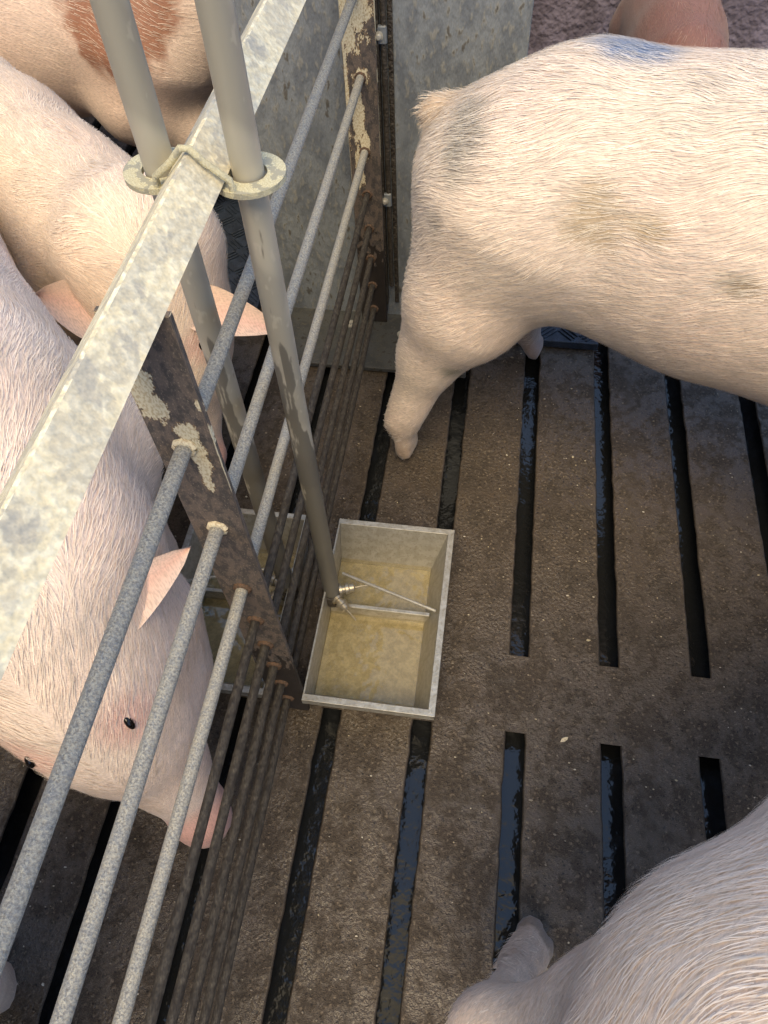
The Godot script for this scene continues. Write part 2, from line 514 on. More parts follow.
func plate_outline(w: float, h: float, wob: float, seed_: int) -> Array:
	var r := []
	rng.seed = seed_
	for i in 22:
		var a := TAU * i / 22
		var q := 1.0 + rng.randf_range(-wob, wob)
		r.append(Vector2(cos(a) * w * q, sin(a) * h * q))
	return r

func post_paint(blobs: Array, seed_: int) -> StandardMaterial3D:
	# rust with what is left of a cream coat: the coat ends in ragged flakes
	var w := 128
	var h := 1024
	var n1 := noise(0.035, seed_, 4)
	var n2 := noise(0.16, seed_ + 1, 3)
	var im := paint(w, h, [gray(0.03, 61, w, h, 4), gray(0.14, 63, w, h, 3), gray(0.4, 64, w, h, 2)], func(a, x, y):
		var c := Color(0.40, 0.355, 0.32).lerp(Color(0.29, 0.27, 0.255), sm(0.40, 0.64, a[0]))
		c = c.lerp(Color(0.49, 0.43, 0.375), 0.5 * sm(0.56, 0.78, a[1]))
		c = c.lerp(Color(0.70, 0.64, 0.55), 0.6 * sm(0.72, 0.84, a[2] * 0.6 + a[1] * 0.42))
		c = c * (0.85 + 0.3 * a[2])
		var px: float = (x + 0.5) / w * 0.066 - 0.033
		var py: float = 0.95 - (y + 0.5) / h * 0.95
		var best := -9.0
		for b in blobs:
			var d := Vector2((px - b[0]) / b[2], (py - b[1]) / b[3]).length()
			best = maxf(best, 1.0 - d)
		best += 0.55 * n1.get_noise_2d(x, y) + 0.30 * n2.get_noise_2d(x, y)
		if py + 0.10 * n1.get_noise_2d(x * 0.8, y * 0.8) < 0.23: c = c.lerp(Color(0.13, 0.105, 0.085), 0.85)
		if best > 0.0:
			c = Color(0.86, 0.82, 0.70).lerp(Color(0.76, 0.69, 0.55), sm(0.45, 0.7, a[1])) * (0.94 + 0.1 * a[2])
		elif best > -0.10:
			c = c.lerp(Color(0.55, 0.42, 0.27), 0.6)
		return c)
	var m := mat(Color.WHITE, 0.75)
	m.albedo_texture = tex(im)
	m.uv1_scale = Vector3(1.0 / 0.066, -1.0 / 0.95, 1)
	m.uv1_offset = Vector3(0.5, 0.5, 0)
	return m

func build_fence() -> void:
	var f := thing("pen_fence", Vector3(FX, 0, -0.45), "galvanised pen fence with rusty posts, crusted top rail and horizontal round bars", "fence")
	var off := Vector3(-FX, 0, 0.45)
	# top rail: angle iron lying ridge up
	var r := MB.new()
	var k := 0.0288
	var y0 := 0.950
	var z0 := -1.49
	var z1 := 0.75
	var prof := [Vector2(-k, y0), Vector2(-0.0018, y0 + k - 0.0004), Vector2(0.0018, y0 + k - 0.0004), Vector2(k, y0), Vector2(k - 0.004, y0 - 0.0035), Vector2(0, y0 + k - 0.0085), Vector2(-k + 0.004, y0 - 0.0035)]
	for i in prof.size():
		var p: Vector2 = prof[i]
		var q: Vector2 = prof[(i + 1) % prof.size()]
		var e := (q - p).normalized()
		var nn := Vector3(-e.y, e.x, 0)
		var last := -1
		var last2 := -1
		for j in 46:
			var z := lerpf(z0, z1, j / 45.0)
			var wob := 0.0007 * nz.get_noise_2d(z * 900.0, i * 40.0)
			var wob2 := 0.0007 * nz.get_noise_2d(z * 900.0, ((i + 1) % prof.size()) * 40.0)
			var a := r.vert(Vector3(p.x + wob, p.y + wob, z - (-0.45)) , nn, Vector2(z, 0))
			var b := r.vert(Vector3(q.x + wob2, q.y + wob2, z - (-0.45)), nn, Vector2(z, 1))
			if j > 0: r.quad(last, last2, b, a)
			last = a; last2 = b
	obj("top_rail", r, M.rail, f)
	# posts: flat steel standing across the fence line
	var ys := [0.779, 0.630, 0.480, 0.382, 0.296, 0.213, 0.134, 0.060]
	for pz in [-0.435, -1.478, 0.62]:
		var pst := MB.new()
		var foot := 0.017 if pz < -1.0 else 0.0
		pst.box(Vector3(0, 0.475 + foot * 0.5, pz + 0.45), Vector3(0.066, 0.95 - foot, 0.008), 0.0018)
		var po := obj("post", pst, post_paint([[-0.024, 0.875, 0.015, 0.050], [-0.022, 0.925, 0.012, 0.03], [-0.014, 0.835, 0.012, 0.02], [0.008, 0.803, 0.012, 0.014], [0.013, 0.765, 0.0085, 0.034], [0.010, 0.73, 0.006, 0.022], [0.031, 0.842, 0.0035, 0.008]], 5) if pz > -1.0 else post_paint([[-0.006, 0.78, 0.034, 0.09], [-0.018, 0.70, 0.014, 0.035], [-0.031, 0.62, 0.006, 0.12], [-0.010, 0.545, 0.013, 0.055], [0.002, 0.49, 0.010, 0.03], [-0.012, 0.44, 0.009, 0.05], [0.0, 0.625, 0.015, 0.014]], 15), f)
		po.set_meta("label", "rusty flat steel post with flaking cream paint")
		for i in ys.size():
			for side in ([1, -1] if pz == -0.435 else [1]):
				var wl := MB.new()
				var pts := []
				for q in 9:
					var a := TAU * q / 8
					pts.append(Vector3(cos(a) * 0.0095, ys[i] + sin(a) * 0.0095, pz + 0.45 + side * 0.0045))
				wl.tube(pts, 0.0034, 6, false, 0.0022, nz)
				obj("weld", wl, M.flake if (i == 0 or (i == 1 and pz > -1.0)) else M.weld, po)
	for i in ys.size():
		var br := MB.new()
		var lo := 0.0005 if i < 4 else 0.0012
		br.tube(lerp_pts(Vector3(0, ys[i], -1.474 + 0.45), Vector3(0, ys[i], 0.75 + 0.45), 0.03 if i < 4 else 0.012), 0.0082 if i < 3 else 0.0068, 12, true, lo, nz)
		obj("bar", br, M.bar if i < 3 else M.dirty_bar, f)

func build_pipes() -> void:
	var names := ["galvanised water pipe on the trough side of the fence with two steel nipples", "galvanised water pipe on the far left side of the fence rail"]
	for s in [1, -1]:
		var x: float = FX + s * 0.0445
		var zc := -0.643
		var t := thing("water_pipe", Vector3(x, 0, zc), names[0 if s == 1 else 1], "pipe", "water pipes clamped to the fence")
		var b := MB.new()
		b.tube(lerp_pts(Vector3(0, 0.065, 0.0), Vector3(0, 1.75, 0.0), 0.08), 0.0156, 22)
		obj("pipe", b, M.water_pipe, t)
		var so := MB.new()
		so.lathe([Vector2(0.0, -0.002), Vector2(0.0185, -0.002), Vector2(0.0195, 0.002), Vector2(0.0195, 0.03), Vector2(0.0165, 0.034)], Vector3(0, 0.05, 0), Vector3.UP)
		obj("end_cap", so, M.dark_steel, t)
		for q in [[Vector3(s * 0.70, -0.18, 0.60).normalized(), 0.075], [Vector3(s * 0.85, -0.05, -0.30).normalized(), 0.082]]:
			var nip := obj("drinker_nipple", MB.new().mesh() if false else nipple_mesh(q[0]), M.brass, t, Vector3(0, q[1], 0) + q[0] * 0.014)
			var pin := MB.new()
			pin.tube([q[0] * 0.03, q[0] * 0.058], 0.0016, 8)
			obj("pin", pin, M.brass, nip)
	# clamp: two ring plates under the rail and the bent rod over it
	var c := thing("pipe_clamp", Vector3(FX, 0.945, -0.643), "grey steel clamp with ring plates and a bent rod over the rail", "clamp")
	var ring := MB.new()
	ring_plate(ring)
	obj("ring_plate", ring, M.clamp, c)
	var rod := MB.new()
	var kk := 0.0288 + 0.0045
	var pts := [Vector3(-kk - 0.004, -0.004, 0.031), Vector3(-kk - 0.003, 0.010, 0.031), Vector3(-kk * 0.5, 0.005 + kk * 0.5 + 0.004, 0.031), Vector3(-0.004, 0.005 + kk + 0.001, 0.031), Vector3(0.004, 0.005 + kk + 0.001, 0.031), Vector3(kk * 0.5, 0.005 + kk * 0.5 + 0.004, 0.031), Vector3(kk + 0.003, 0.010, 0.031), Vector3(kk + 0.004, -0.004, 0.031)]
	rod.tube(pts, 0.0036, 10)
	obj("strap_rod", rod, M.clamp, c)

func nipple_mesh(d: Vector3) -> ArrayMesh:
	var b := MB.new()
	b.lathe([Vector2(0.0, 0.0), Vector2(0.0125, 0.0), Vector2(0.0125, 0.005), Vector2(0.008, 0.006), Vector2(0.008, 0.011), Vector2(0.0115, 0.012), Vector2(0.0115, 0.018), Vector2(0.0095, 0.020), Vector2(0.0095, 0.028), Vector2(0.006, 0.031), Vector2(0.0, 0.031)], Vector3.ZERO, d, 16)
	return b.mesh()

func ring_plate(b: MB) -> void:
	# a flat bar with rounded ends and a hole for each pipe, made of strips round each hole and a bridge
	var th := 0.006
	var ri := 0.0185
	var ro := 0.0365
	for s in [-1, 1]:
		var cx: float = s * 0.0445
		var n := 28
		var prev := []
		for i in n + 1:
			var a := TAU * i / n
			var d := Vector3(cos(a), 0, sin(a))
			var outer := ro
			var q := []
			for e in [[ri, 0.0], [ri, th], [outer, th], [outer, 0.0]]:
				q.append(Vector3(cx, e[1] - th, 0) + d * e[0])
			if i > 0:
				var pa := TAU * (i - 0.5) / n
				var pd := Vector3(cos(pa), 0, sin(pa))
				b.face([prev[1], q[1], q[2], prev[2]], Vector3.UP)
				b.face([prev[0], q[0], q[3], prev[3]], Vector3.DOWN)
				b.face([prev[0], q[0], q[1], prev[1]], -pd)
				b.face([prev[3], q[3], q[2], prev[2]], pd)
			prev = q

func build_troughs() -> void:
	for s in [1, -1]:
		var lab := "stainless steel drinking trough with divider, standing on the slats right of the fence" if s == 1 else "stainless steel trough left of the fence, half hidden behind the bars"
		var cx: float = FX + s * 0.1505
		var t := thing("drinking_trough", Vector3(cx, 0, -0.608), lab, "trough", "troughs on both sides of the fence")
		var hx := 0.117     # half width at the rim
		var hz := 0.1915
		var hy := 0.100
		var fl := 0.0125     # rim flange
		var bot := 0.006
		var near: float = -s * (hx - 0.004)      # the wall at the fence
		var far_: float = s * (hx - fl)
		var farb: float = s * (hx - fl - 0.03)
		var w1 := MB.new()
		w1.slab([Vector2(-hz, hy), Vector2(hz, hy), Vector2(hz - fl - 0.034, bot - 0.003), Vector2(-hz + fl + 0.034, bot - 0.003)], Vector3(-s * (hx - 0.0005), 0, 0), Vector3(0, 0, 1), Vector3.UP, Vector3(s * 0.003, 0, 0))
		obj("fence_side_wall", w1, M.steel, t)
		# sloping outer wall
		var w2 := MB.new()
		for q in [0.0, 0.0025 * s]:
			var nn := Vector3(-s, 0.3, 0).normalized() * (1 if q == 0.0 else -1)
			w2.face([Vector3(far_ + q, hy, -hz + fl), Vector3(far_ + q, hy, hz - fl), Vector3(farb + q, bot, hz - fl - 0.034), Vector3(farb + q, bot, -hz + fl + 0.034)], nn)
		obj("outer_wall", w2, M.steel, t)
		for e in [-1, 1]:
			var w3 := MB.new()
			var zz: float = e * (hz - fl)
			for q in [0.0, 0.0025]:
				w3.face([Vector3(near, hy, zz + e * q), Vector3(far_, hy, zz + e * q), Vector3(farb, bot, zz - e * 0.034 + e * q), Vector3(near, bot, zz - e * 0.034 + e * q)], Vector3(0, 0.3, -e if q == 0.0 else e).normalized())
			obj("end_wall", w3, M.steel, t)
			var rm := MB.new()
			rm.box(Vector3(0, hy - 0.002, e * (hz - fl * 0.5)), Vector3(hx * 2, 0.0045, fl), 0.001)
			rm.box(Vector3(0, hy - 0.009, e * (hz - 0.001)), Vector3(hx * 2, 0.016, 0.002), 0.0006)
			obj("rim", rm, M.rim, t)
		var rs := MB.new()
		rs.box(Vector3(s * (hx - fl * 0.5), hy - 0.0015, 0), Vector3(fl, 0.0047, hz * 2), 0.001)
		rs.box(Vector3(s * (hx - 0.001), hy - 0.009, 0), Vector3(0.002, 0.016, hz * 2), 0.0006)
		obj("rim", rs, M.rim, t)
		var bt := MB.new()
		bt.box(Vector3((near + farb) * 0.5, bot - 0.0015, 0), Vector3(abs(near - farb), 0.003, hz * 2 - fl * 2 - 0.068), 0.0008)
		obj("bottom", bt, M.sediment, t)
		var dv := MB.new()
		dv.box(Vector3((near + farb) * 0.5 + s * 0.006, 0.028, -0.026), Vector3(abs(near - farb) + 0.010, 0.046, 0.0025), 0.0008)
		dv.box(Vector3((near + farb) * 0.5 + s * 0.006, 0.051, -0.0235), Vector3(abs(near - farb) + 0.010, 0.003, 0.008), 0.001)
		obj("divider", dv, M.rim, t)
		var rod := MB.new()
		rod.tube([Vector3(-s * 0.090, 0.093, -0.070), Vector3(s * 0.098, 0.1025, -0.0075)], 0.0031, 10)
		obj("brace_rod", rod, M.rim, t)
		var wt := MB.new()
		var wy := 0.016
		var xw := lerpf(farb, far_, (wy - bot) / (hy - bot))
		var zw := hz - fl - 0.034 * (1.0 - (wy - bot) / (hy - bot)) - 0.001
		wt.face([Vector3(near + s * 0.001, 0, -zw), Vector3(xw - s * 0.001, 0, -zw), Vector3(xw - s * 0.001, 0, zw), Vector3(near + s * 0.001, 0, zw)], Vector3.UP)
		var wo := obj("trough_water", wt, M.water, self, Vector3(cx, wy, -0.608))
		tag(wo, "shallow murky yellowish water in the trough " + ("right" if s == 1 else "left") + " of the fence", "water", "", "stuff")

func build_feeder() -> void:
	var fz := -1.508
	var t := thing("feeder", Vector3(FX, 0, fz), "grey sheet metal feeder standing in line with the fence", "feeder")
	var hw := 0.3155
	for s in [1, -1]:
		var p := MB.new()
		var xin := 0.030 if s == 1 else 0.0
		p.box(Vector3(s * (xin + hw) * 0.5, 0.51, -0.004), Vector3(hw - xin, 1.0, 0.008), 0.002)
		obj("front_panel", p, M.sheet, t)
		var q := MB.new()
		q.box(Vector3(s * (hw - 0.004), 0.56, -0.33), Vector3(0.008, 0.9, 0.64), 0.002)
		obj("side_panel", q, M.sheet, t)
	var bk := MB.new()
	bk.box(Vector3(0, 0.51, -0.655), Vector3(hw * 2, 1.0, 0.008), 0.002)
	obj("back_panel", bk, M.sheet, t)
	# channel with a drop bolt beside the fence post
	var ch := MB.new()
	ch.box(Vector3(0.0335, 0.53, 0.010), Vector3(0.004, 0.93, 0.022), 0.001)
	ch.box(Vector3(0.0285, 0.53, 0.001), Vector3(0.010, 0.93, 0.003), 0.001)
	obj("channel", ch, M.dark_steel, t)
	var rd := MB.new()
	rd.tube([Vector3(0.0445, 0.12, 0.012), Vector3(0.0445, 0.93, 0.012)], 0.006, 12)
	obj("drop_rod", rd, M.dark_steel, t)
	for y in [0.70, 0.36]:
		var lug := MB.new()
		lug.box(Vector3(0.037, y, 0.016), Vector3(0.030, 0.034, 0.010), 0.004)
		var lo := obj("lug", lug, M.sheet, t)
		var bt := MB.new()
		bt.lathe([Vector2(0.0085, 0.0), Vector2(0.0085, 0.002), Vector2(0.006, 0.0022), Vector2(0.006, 0.006), Vector2(0.004, 0.008), Vector2(0.0, 0.0085)], Vector3(0.037, y, 0.021), Vector3(0, 0, 1), 12)
		obj("bolt", bt, M.pipe, lo)
	var st := MB.new()
	st.box(Vector3(0.056, 0.52, 0.0025), Vector3(0.010, 0.92, 0.005), 0.001)
	obj("edge_strip", st, M.dark_steel, t)
	# foot plate on the floor
	var fp := MB.new()
	fp.box(Vector3(0.0, 0.009, 0.093), Vector3(0.505, 0.014, 0.214), 0.003)
	fp.box(Vector3(0.0, 0.016, 0.199), Vector3(0.505, 0.006, 0.008), 0.001)
	var fo := obj("foot_plate", fp, M.foot, t)
	for b in [[0.083, 0.12], [0.078, 0.075], [-0.15, 0.11], [-0.06, 0.05], [0.21, 0.10]]:
		var w := MB.new()
		w.lathe([Vector2(0.006, 0.004), Vector2(0.0065, 0.0), Vector2(0.013, 0.0), Vector2(0.013, 0.0035), Vector2(0.0065, 0.004), Vector2(0.0065, 0.009), Vector2(0.0, 0.0095)], Vector3(b[0], 0.0160, b[1]), Vector3.UP, 14)
		obj("bolt", w, M.pipe, fo)
	# tread mats either side
	for s in [1, -1]:
		var tm := thing("tread_mat", Vector3(FX + s * 0.447, 0, -1.742), "black ribbed tread mat lying " + ("under the big white pig beside the feeder" if s == 1 else "left of the feeder"), "mat", "tread mats beside the feeder")
		var b := MB.new()
		b.box(Vector3(0, 0.0125, 0), Vector3(0.255, 0.023, 0.60), 0.003)
		obj("base", b, M.mat_rubber, tm)
		var ribs := MB.new()
		for i in 5:
			for j in 11:
				var sx: float = -0.104 + i * 0.052
				var sz: float = -0.27 + j * 0.054
				var ang := PI / 4 if (i + j) % 2 == 0 else -PI / 4
				var bs := Basis(Vector3.UP, ang)
				for o2 in [-0.011, 0.0, 0.011]:
					ribs.box(Vector3(sx, 0.0255, sz) + bs * Vector3(0, 0, o2), Vector3(0.046, 0.006, 0.0045), 0.0015, bs)
		obj("ribs", ribs, M.mat_rubber, tm)

# ---------------------------------------------------------------- pigs
class Bones:
	var a := PackedVector3Array()
	var d := PackedVector3Array()
	var il := PackedFloat32Array()
	var ra := PackedFloat32Array()
	var rb := PackedFloat32Array()
	var k := PackedFloat32Array()
	var zs := PackedFloat32Array()
	func add(p: Vector3, q: Vector3, r1: float, r2: float, kk: float, z := 1.0) -> void:
		p.z *= z; q.z *= z
		a.append(p); d.append(q - p); il.append(1.0 / maxf(1e-8, (q - p).length_squared())); ra.append(r1); rb.append(r2); k.append(kk); zs.append(z)
	func chain(pts: Array, kk: float, z := 1.0) -> void:
		for i in pts.size() - 1: add(pts[i][0], pts[i + 1][0], pts[i][1], pts[i + 1][1], kk, z)
	func one(i: int, p: Vector3) -> float:
		var q := Vector3(p.x, p.y, p.z * zs[i]) - a[i]
		var t := clampf(q.dot(d[i]) * il[i], 0.0, 1.0)
		return (q - d[i] * t).length() - lerpf(ra[i], rb[i], t)
	func dist(p: Vector3, which: PackedInt32Array) -> float:
		var r := 1e9
		for i in which:
			var q := Vector3(p.x, p.y, p.z * zs[i]) - a[i]
			var t := clampf(q.dot(d[i]) * il[i], 0.0, 1.0)
			var e := (q - d[i] * t).length() - lerpf(ra[i], rb[i], t)
			var kk := k[i]
			var h := kk - absf(r - e)
			if h > 0.0: r = minf(r, e) - h * h / (4.0 * kk)
			elif e < r: r = e
		return r

func surface(bn: Bones, cell: float) -> Array:
	# surface nets on a grid, visiting only the blocks near the skin
	var lo := Vector3(1e9, 1e9, 1e9)
	var hi := -lo
	var all := PackedInt32Array()
	for i in bn.a.size():
		all.append(i)
		for e in [bn.a[i], bn.a[i] + bn.d[i]]:
			var r: float = maxf(bn.ra[i], bn.rb[i]) + 0.03
			var c := Vector3(e.x, e.y, e.z / bn.zs[i])
			lo = lo.min(c - Vector3(r, r, r)); hi = hi.max(c + Vector3(r, r, r))
	var B := 4
	var dim := ((hi - lo) / (cell * B)).ceil()
	var bx := int(dim.x) + 1
	var by := int(dim.y) + 1
	var bz := int(dim.z) + 1
	var nx := bx * B + 1
	var ny := by * B + 1
	var nzz := bz * B + 1
	var g := PackedFloat32Array()
	g.resize(nx * ny * nzz)
	g.fill(1.0)
	var near := cell * B * 1.0
	var blocks := []
	for i in bx:
		for j in by:
			for l in bz:
				var ctr := lo + Vector3(i + 0.5, j + 0.5, l + 0.5) * cell * B
				var dmin := 1e9
				var ds := PackedFloat32Array()
				for b in all:
					var e := bn.one(b, ctr)
					ds.append(e)
					dmin = minf(dmin, e)
				if dmin > near * 0.9 + 0.075 or dmin < -near * 2.2 - 0.05: 
					if dmin < 0.0:
						for x in B + 1:
							for y in B + 1:
								for z in B + 1:
									g[((i * B + x) * ny + j * B + y) * nzz + l * B + z] = -1.0
					continue
				var w := PackedInt32Array()
				for b in all:
					if ds[b] < dmin + 2.0 * near + 0.11: w.append(b)
				blocks.append([i, j, l, w])
	for q in blocks:
		for x in B + 1:
			for y in B + 1:
				for z in B + 1:
					var ii: int = q[0] * B + x
					var jj: int = q[1] * B + y
					var ll: int = q[2] * B + z
					g[(ii * ny + jj) * nzz + ll] = bn.dist(lo + Vector3(ii, jj, ll) * cell, q[3])
	var vid := {}
	var vs := PackedVector3Array()
	var sx := ny * nzz
	var quads := PackedInt32Array()
	var offs := [0, sx, nzz, sx + nzz, 1, sx + 1, nzz + 1, sx + nzz + 1]
	var corner := [Vector3(0, 0, 0), Vector3(1, 0, 0), Vector3(0, 1, 0), Vector3(1, 1, 0), Vector3(0, 0, 1), Vector3(1, 0, 1), Vector3(0, 1, 1), Vector3(1, 1, 1)]
	var edges := [[0, 1], [2, 3], [4, 5], [6, 7], [0, 2], [1, 3], [4, 6], [5, 7], [0, 4], [1, 5], [2, 6], [3, 7]]
	for q in blocks:
		for x in B:
			for y in B:
				for z in B:
					var ii: int = q[0] * B + x
					var jj: int = q[1] * B + y
					var ll: int = q[2] * B + z
					var o := (ii * ny + jj) * nzz + ll
					var neg := 0
					for e in offs:
						if g[o + e] < 0.0: neg += 1
					if neg == 0 or neg == 8: continue
					var sum := Vector3.ZERO
					var cnt := 0
					for e in edges:
						var va := g[o + offs[e[0]]]
						var vb := g[o + offs[e[1]]]
						if (va < 0.0) != (vb < 0.0):
							sum += (corner[e[0]] as Vector3).lerp(corner[e[1]], va / (va - vb))
							cnt += 1
					vid[o] = vs.size()
					vs.append(lo + (Vector3(ii, jj, ll) + sum / cnt) * cell)
	for o in vid:
		var va := g[o]
		for ax in 3:
			var st: int = [sx, nzz, 1][ax]
			var s1: int = [nzz, 1, sx][ax]
			var s2: int = [1, sx, nzz][ax]
			var vb := g[o + st]
			if (va < 0.0) == (vb < 0.0): continue
			if not (vid.has(o - s1) and vid.has(o - s2) and vid.has(o - s1 - s2)): continue
			var q4 := [vid[o], vid[o - s1], vid[o - s1 - s2], vid[o - s2]]
			if va < 0.0: q4.reverse()
			for e in [0, 1, 2, 0, 2, 3]: quads.append(q4[e])
	var ns := PackedVector3Array()
	ns.resize(vs.size())
	for i in range(0, quads.size(), 3):
		var nn := (vs[quads[i + 2]] - vs[quads[i]]).cross(vs[quads[i + 1]] - vs[quads[i]])
		ns[quads[i]] += nn; ns[quads[i + 1]] += nn; ns[quads[i + 2]] += nn
	for i in ns.size(): ns[i] = ns[i].normalized()
	return [vs, ns, quads]

# one pig. Local axes: +x forward, +y up, +z its right side.
func pig(cfg: Dictionary) -> void:
	var s: float = cfg.get("scale", 1.0)
	var bn := Bones.new()
	var ws: float = cfg.get("narrow", 1.08)
	var fat: float = cfg.get("fat", 1.0)
	var lift: float = cfg.get("lift", 0.0)
	var trunk := [[Vector3(-0.50, 0.60, 0), cfg.get("rump", 0.135)], [Vector3(-0.36, 0.612, 0), 0.195], [Vector3(-0.10, 0.60, 0), 0.222], [Vector3(0.16, 0.585, 0), 0.226], [Vector3(0.34, 0.59, 0), 0.205]]
	for t in trunk:
		t[0] = (t[0] + Vector3(0, lift, 0)) * s
		t[1] = t[1] * s * fat
	var N: Vector3 = cfg.get("neck", Vector3(0.52, 0.61, 0)) * s
	bn.chain(trunk, 0.10 * s, ws)
	bn.add(trunk[4][0], N, 0.195 * s * fat, 0.155 * s, 0.10 * s, 1.0)
	# head, turned and bowed about the neck
	var hb := Basis(Vector3.UP, -deg_to_rad(cfg.get("head_yaw", 0.0))) * Basis(Vector3(0, 0, 1), deg_to_rad(cfg.get("head_pitch", -10.0))) * Basis(Vector3(1, 0, 0), deg_to_rad(cfg.get("head_roll", 0.0)))
	var hd := func(x: float, y: float, z: float) -> Vector3: return N + hb * (Vector3(x, y, z) * s)
	bn.add(N, hd.call(0.13, 0.0, 0), 0.150 * s, 0.122 * s, 0.06 * s)
	bn.add(hd.call(0.13, 0.0, 0), hd.call(0.235, -0.015, 0), 0.122 * s, 0.100 * s, 0.06 * s)
	bn.add(hd.call(0.235, -0.015, 0), hd.call(0.345, -0.045, 0), 0.090 * s, 0.060 * s, 0.05 * s)
	bn.add(hd.call(0.345, -0.045, 0), hd.call(0.455, -0.068, 0), 0.058 * s, 0.044 * s, 0.03 * s)
	bn.add(hd.call(0.462, -0.064, 0), hd.call(0.472, -0.067, 0), 0.049 * s, 0.045 * s, 0.008 * s)
	bn.add(hd.call(0.25, -0.085, 0), hd.call(0.385, -0.100, 0), 0.060 * s, 0.036 * s, 0.03 * s)
	for q in [-1, 1]:
		bn.add(hd.call(0.14, -0.06, q * 0.072), hd.call(0.21, -0.075, q * 0.066), 0.076 * s, 0.062 * s, 0.05 * s)
		bn.add(hd.call(0.19, 0.072, q * 0.050), hd.call(0.225, 0.066, q * 0.050), 0.028 * s, 0.024 * s, 0.025 * s)
	# legs
	var legs: Array = cfg.get("legs", [])
	if legs.is_empty():
		for q in [-1, 1]:
			legs.append(["hind", [Vector3(-0.38, 0.53, q * 0.09), Vector3(-0.35, 0.40, q * 0.115), Vector3(-0.47, 0.26, q * 0.115), Vector3(-0.45, 0.09, q * 0.115), Vector3(-0.42, 0.03, q * 0.115)]])
			legs.append(["front", [Vector3(0.33, 0.50, q * 0.11), Vector3(0.30, 0.34, q * 0.12), Vector3(0.33, 0.20, q * 0.12), Vector3(0.325, 0.085, q * 0.12), Vector3(0.355, 0.03, q * 0.12)]])
	for l in legs:
		var rr: Array = [0.165, 0.115, 0.056, 0.038, 0.030] if l[0] == "hind" else [0.14, 0.080, 0.050, 0.037, 0.030]
		if l.size() > 2: rr = l[2]
		var pts := []
		for i in 4: pts.append([(l[1][i] + Vector3(0, lift * [1.0, 0.5, 0.0, 0.0][i], 0)) * s, rr[i] * s * (fat if i < 2 else 1.0)])
		bn.chain(pts, 0.06 * s)
		var tip: Vector3 = l[1][4] * s
		for q in [-1, 1]:
			var off := Vector3(0, 0, q * 0.015 * s)
			bn.add(l[1][3] * s + off * 0.6, tip + off, 0.025 * s, 0.020 * s, 0.008 * s)
			bn.add(l[1][3] * s + Vector3(-0.022 * s, -0.005 * s, q * 0.018 * s), l[1][3] * s + Vector3(-0.034 * s, -0.028 * s, q * 0.02 * s), 0.012 * s, 0.008 * s, 0.008 * s)
	# tail
	var tl: Array = cfg.get("tail", [Vector3(-0.585, 0.70, 0), Vector3(-0.612, 0.705, 0.005), Vector3(-0.628, 0.695, 0.01)])
	for i in tl.size() - 1:
		bn.add((tl[i] + Vector3(0, lift, 0)) * s, (tl[i + 1] + Vector3(0, lift, 0)) * s, (0.022 - 0.006 * i) * s, (0.016 - 0.006 * i) * s, 0.03 * s)
	var sf := surface(bn, cfg.get("cell", 0.016))
	var mb := MB.new()
	var vs: PackedVector3Array = sf[0]
	var ns: PackedVector3Array = sf[1]
	var xf := Transform3D(Basis(Vector3.UP, -deg_to_rad(cfg.yaw)), cfg.at)
	var tone: Color = cfg.get("tone", Color(0.74, 0.615, 0.50))
	var pink: Color = cfg.get("pink", Color(0.66, 0.33, 0.27))
	var stains: Array = cfg.get("stains", [])
	var fn := noise(1.0, 7, 3)
	var snout: Vector3 = hd.call(0.465, -0.066, 0)
	var eyes := []
	var eye_out := []
	var every := PackedInt32Array(range(bn.a.size()))
	for q in [1, -1]:
		var ed: Vector3 = hb * Vector3(0.05, 0.87, q * 0.48).normalized()
		var ep: Vector3 = hd.call(0.178, -0.01, 0.0)
		for i in 80:
			if bn.dist(ep, every) > 0.0: break
			ep += ed * 0.003
		eyes.append(ep)
		eye_out.append(ed)
	var colours := PackedColorArray()
	for i in vs.size():
		var p := vs[i]
		var a := fn.get_noise_3dv(p * 5.0)
		var b := fn.get_noise_3dv(p * 22.0 + Vector3(40, 0, 0))
		var c := tone * (1.0 + 0.10 * a + 0.06 * b)
		c = c.lerp(Color(0.72, 0.50, 0.42) * tone.r / 0.68, clampf(0.35 * fn.get_noise_3dv(p * 3.0 + Vector3(9, 9, 9)) + 0.10, 0.0, 0.5))
		c = c.lerp(pink, 0.85 * sm(0.085 * s, 0.045 * s, p.distance_to(snout)))
		for e in eyes: c = c.lerp(pink, 0.55 * sm(0.055 * s, 0.02 * s, p.distance_to(e)))
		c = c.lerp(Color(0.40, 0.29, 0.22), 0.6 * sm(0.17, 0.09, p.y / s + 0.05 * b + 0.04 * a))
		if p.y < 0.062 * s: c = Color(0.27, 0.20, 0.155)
		var w := xf * p
		for t in stains:
			var dd: Vector3 = (w - t[0]) / t[1]
			var q: float = dd.length() + 0.35 * b + 0.25 * a
			c = c.lerp(t[2], t[3] * sm(1.0 + t[4], 1.0 - t[4], q))
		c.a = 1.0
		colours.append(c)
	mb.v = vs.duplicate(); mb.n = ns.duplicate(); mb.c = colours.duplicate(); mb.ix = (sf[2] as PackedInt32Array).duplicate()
	mb.uv.resize(vs.size())
	# ears, part of the same skin
	var inv := xf.basis.inverse()
	var given: Array = cfg.get("ears", [])
	if given.is_empty():
		for q in [1, -1]: given.append([q, xf.basis * (hb * Vector3(-0.42, 0.25, q * 0.86)), xf.basis * (hb * Vector3(0.35, 1.0, 0.0)), 0.18, 0.055])
	for e in given:
		ear(mb, hd.call(e[5] if e.size() > 5 else 0.105, 0.084, e[0] * 0.055), (inv * (e[1] as Vector3)).normalized(), (inv * (e[2] as Vector3)).normalized(), e[3] * s, e[4] * s, tone, pink)
	var root := thing("pig", cfg.at, cfg.label, "pig", "pigs in the pens")
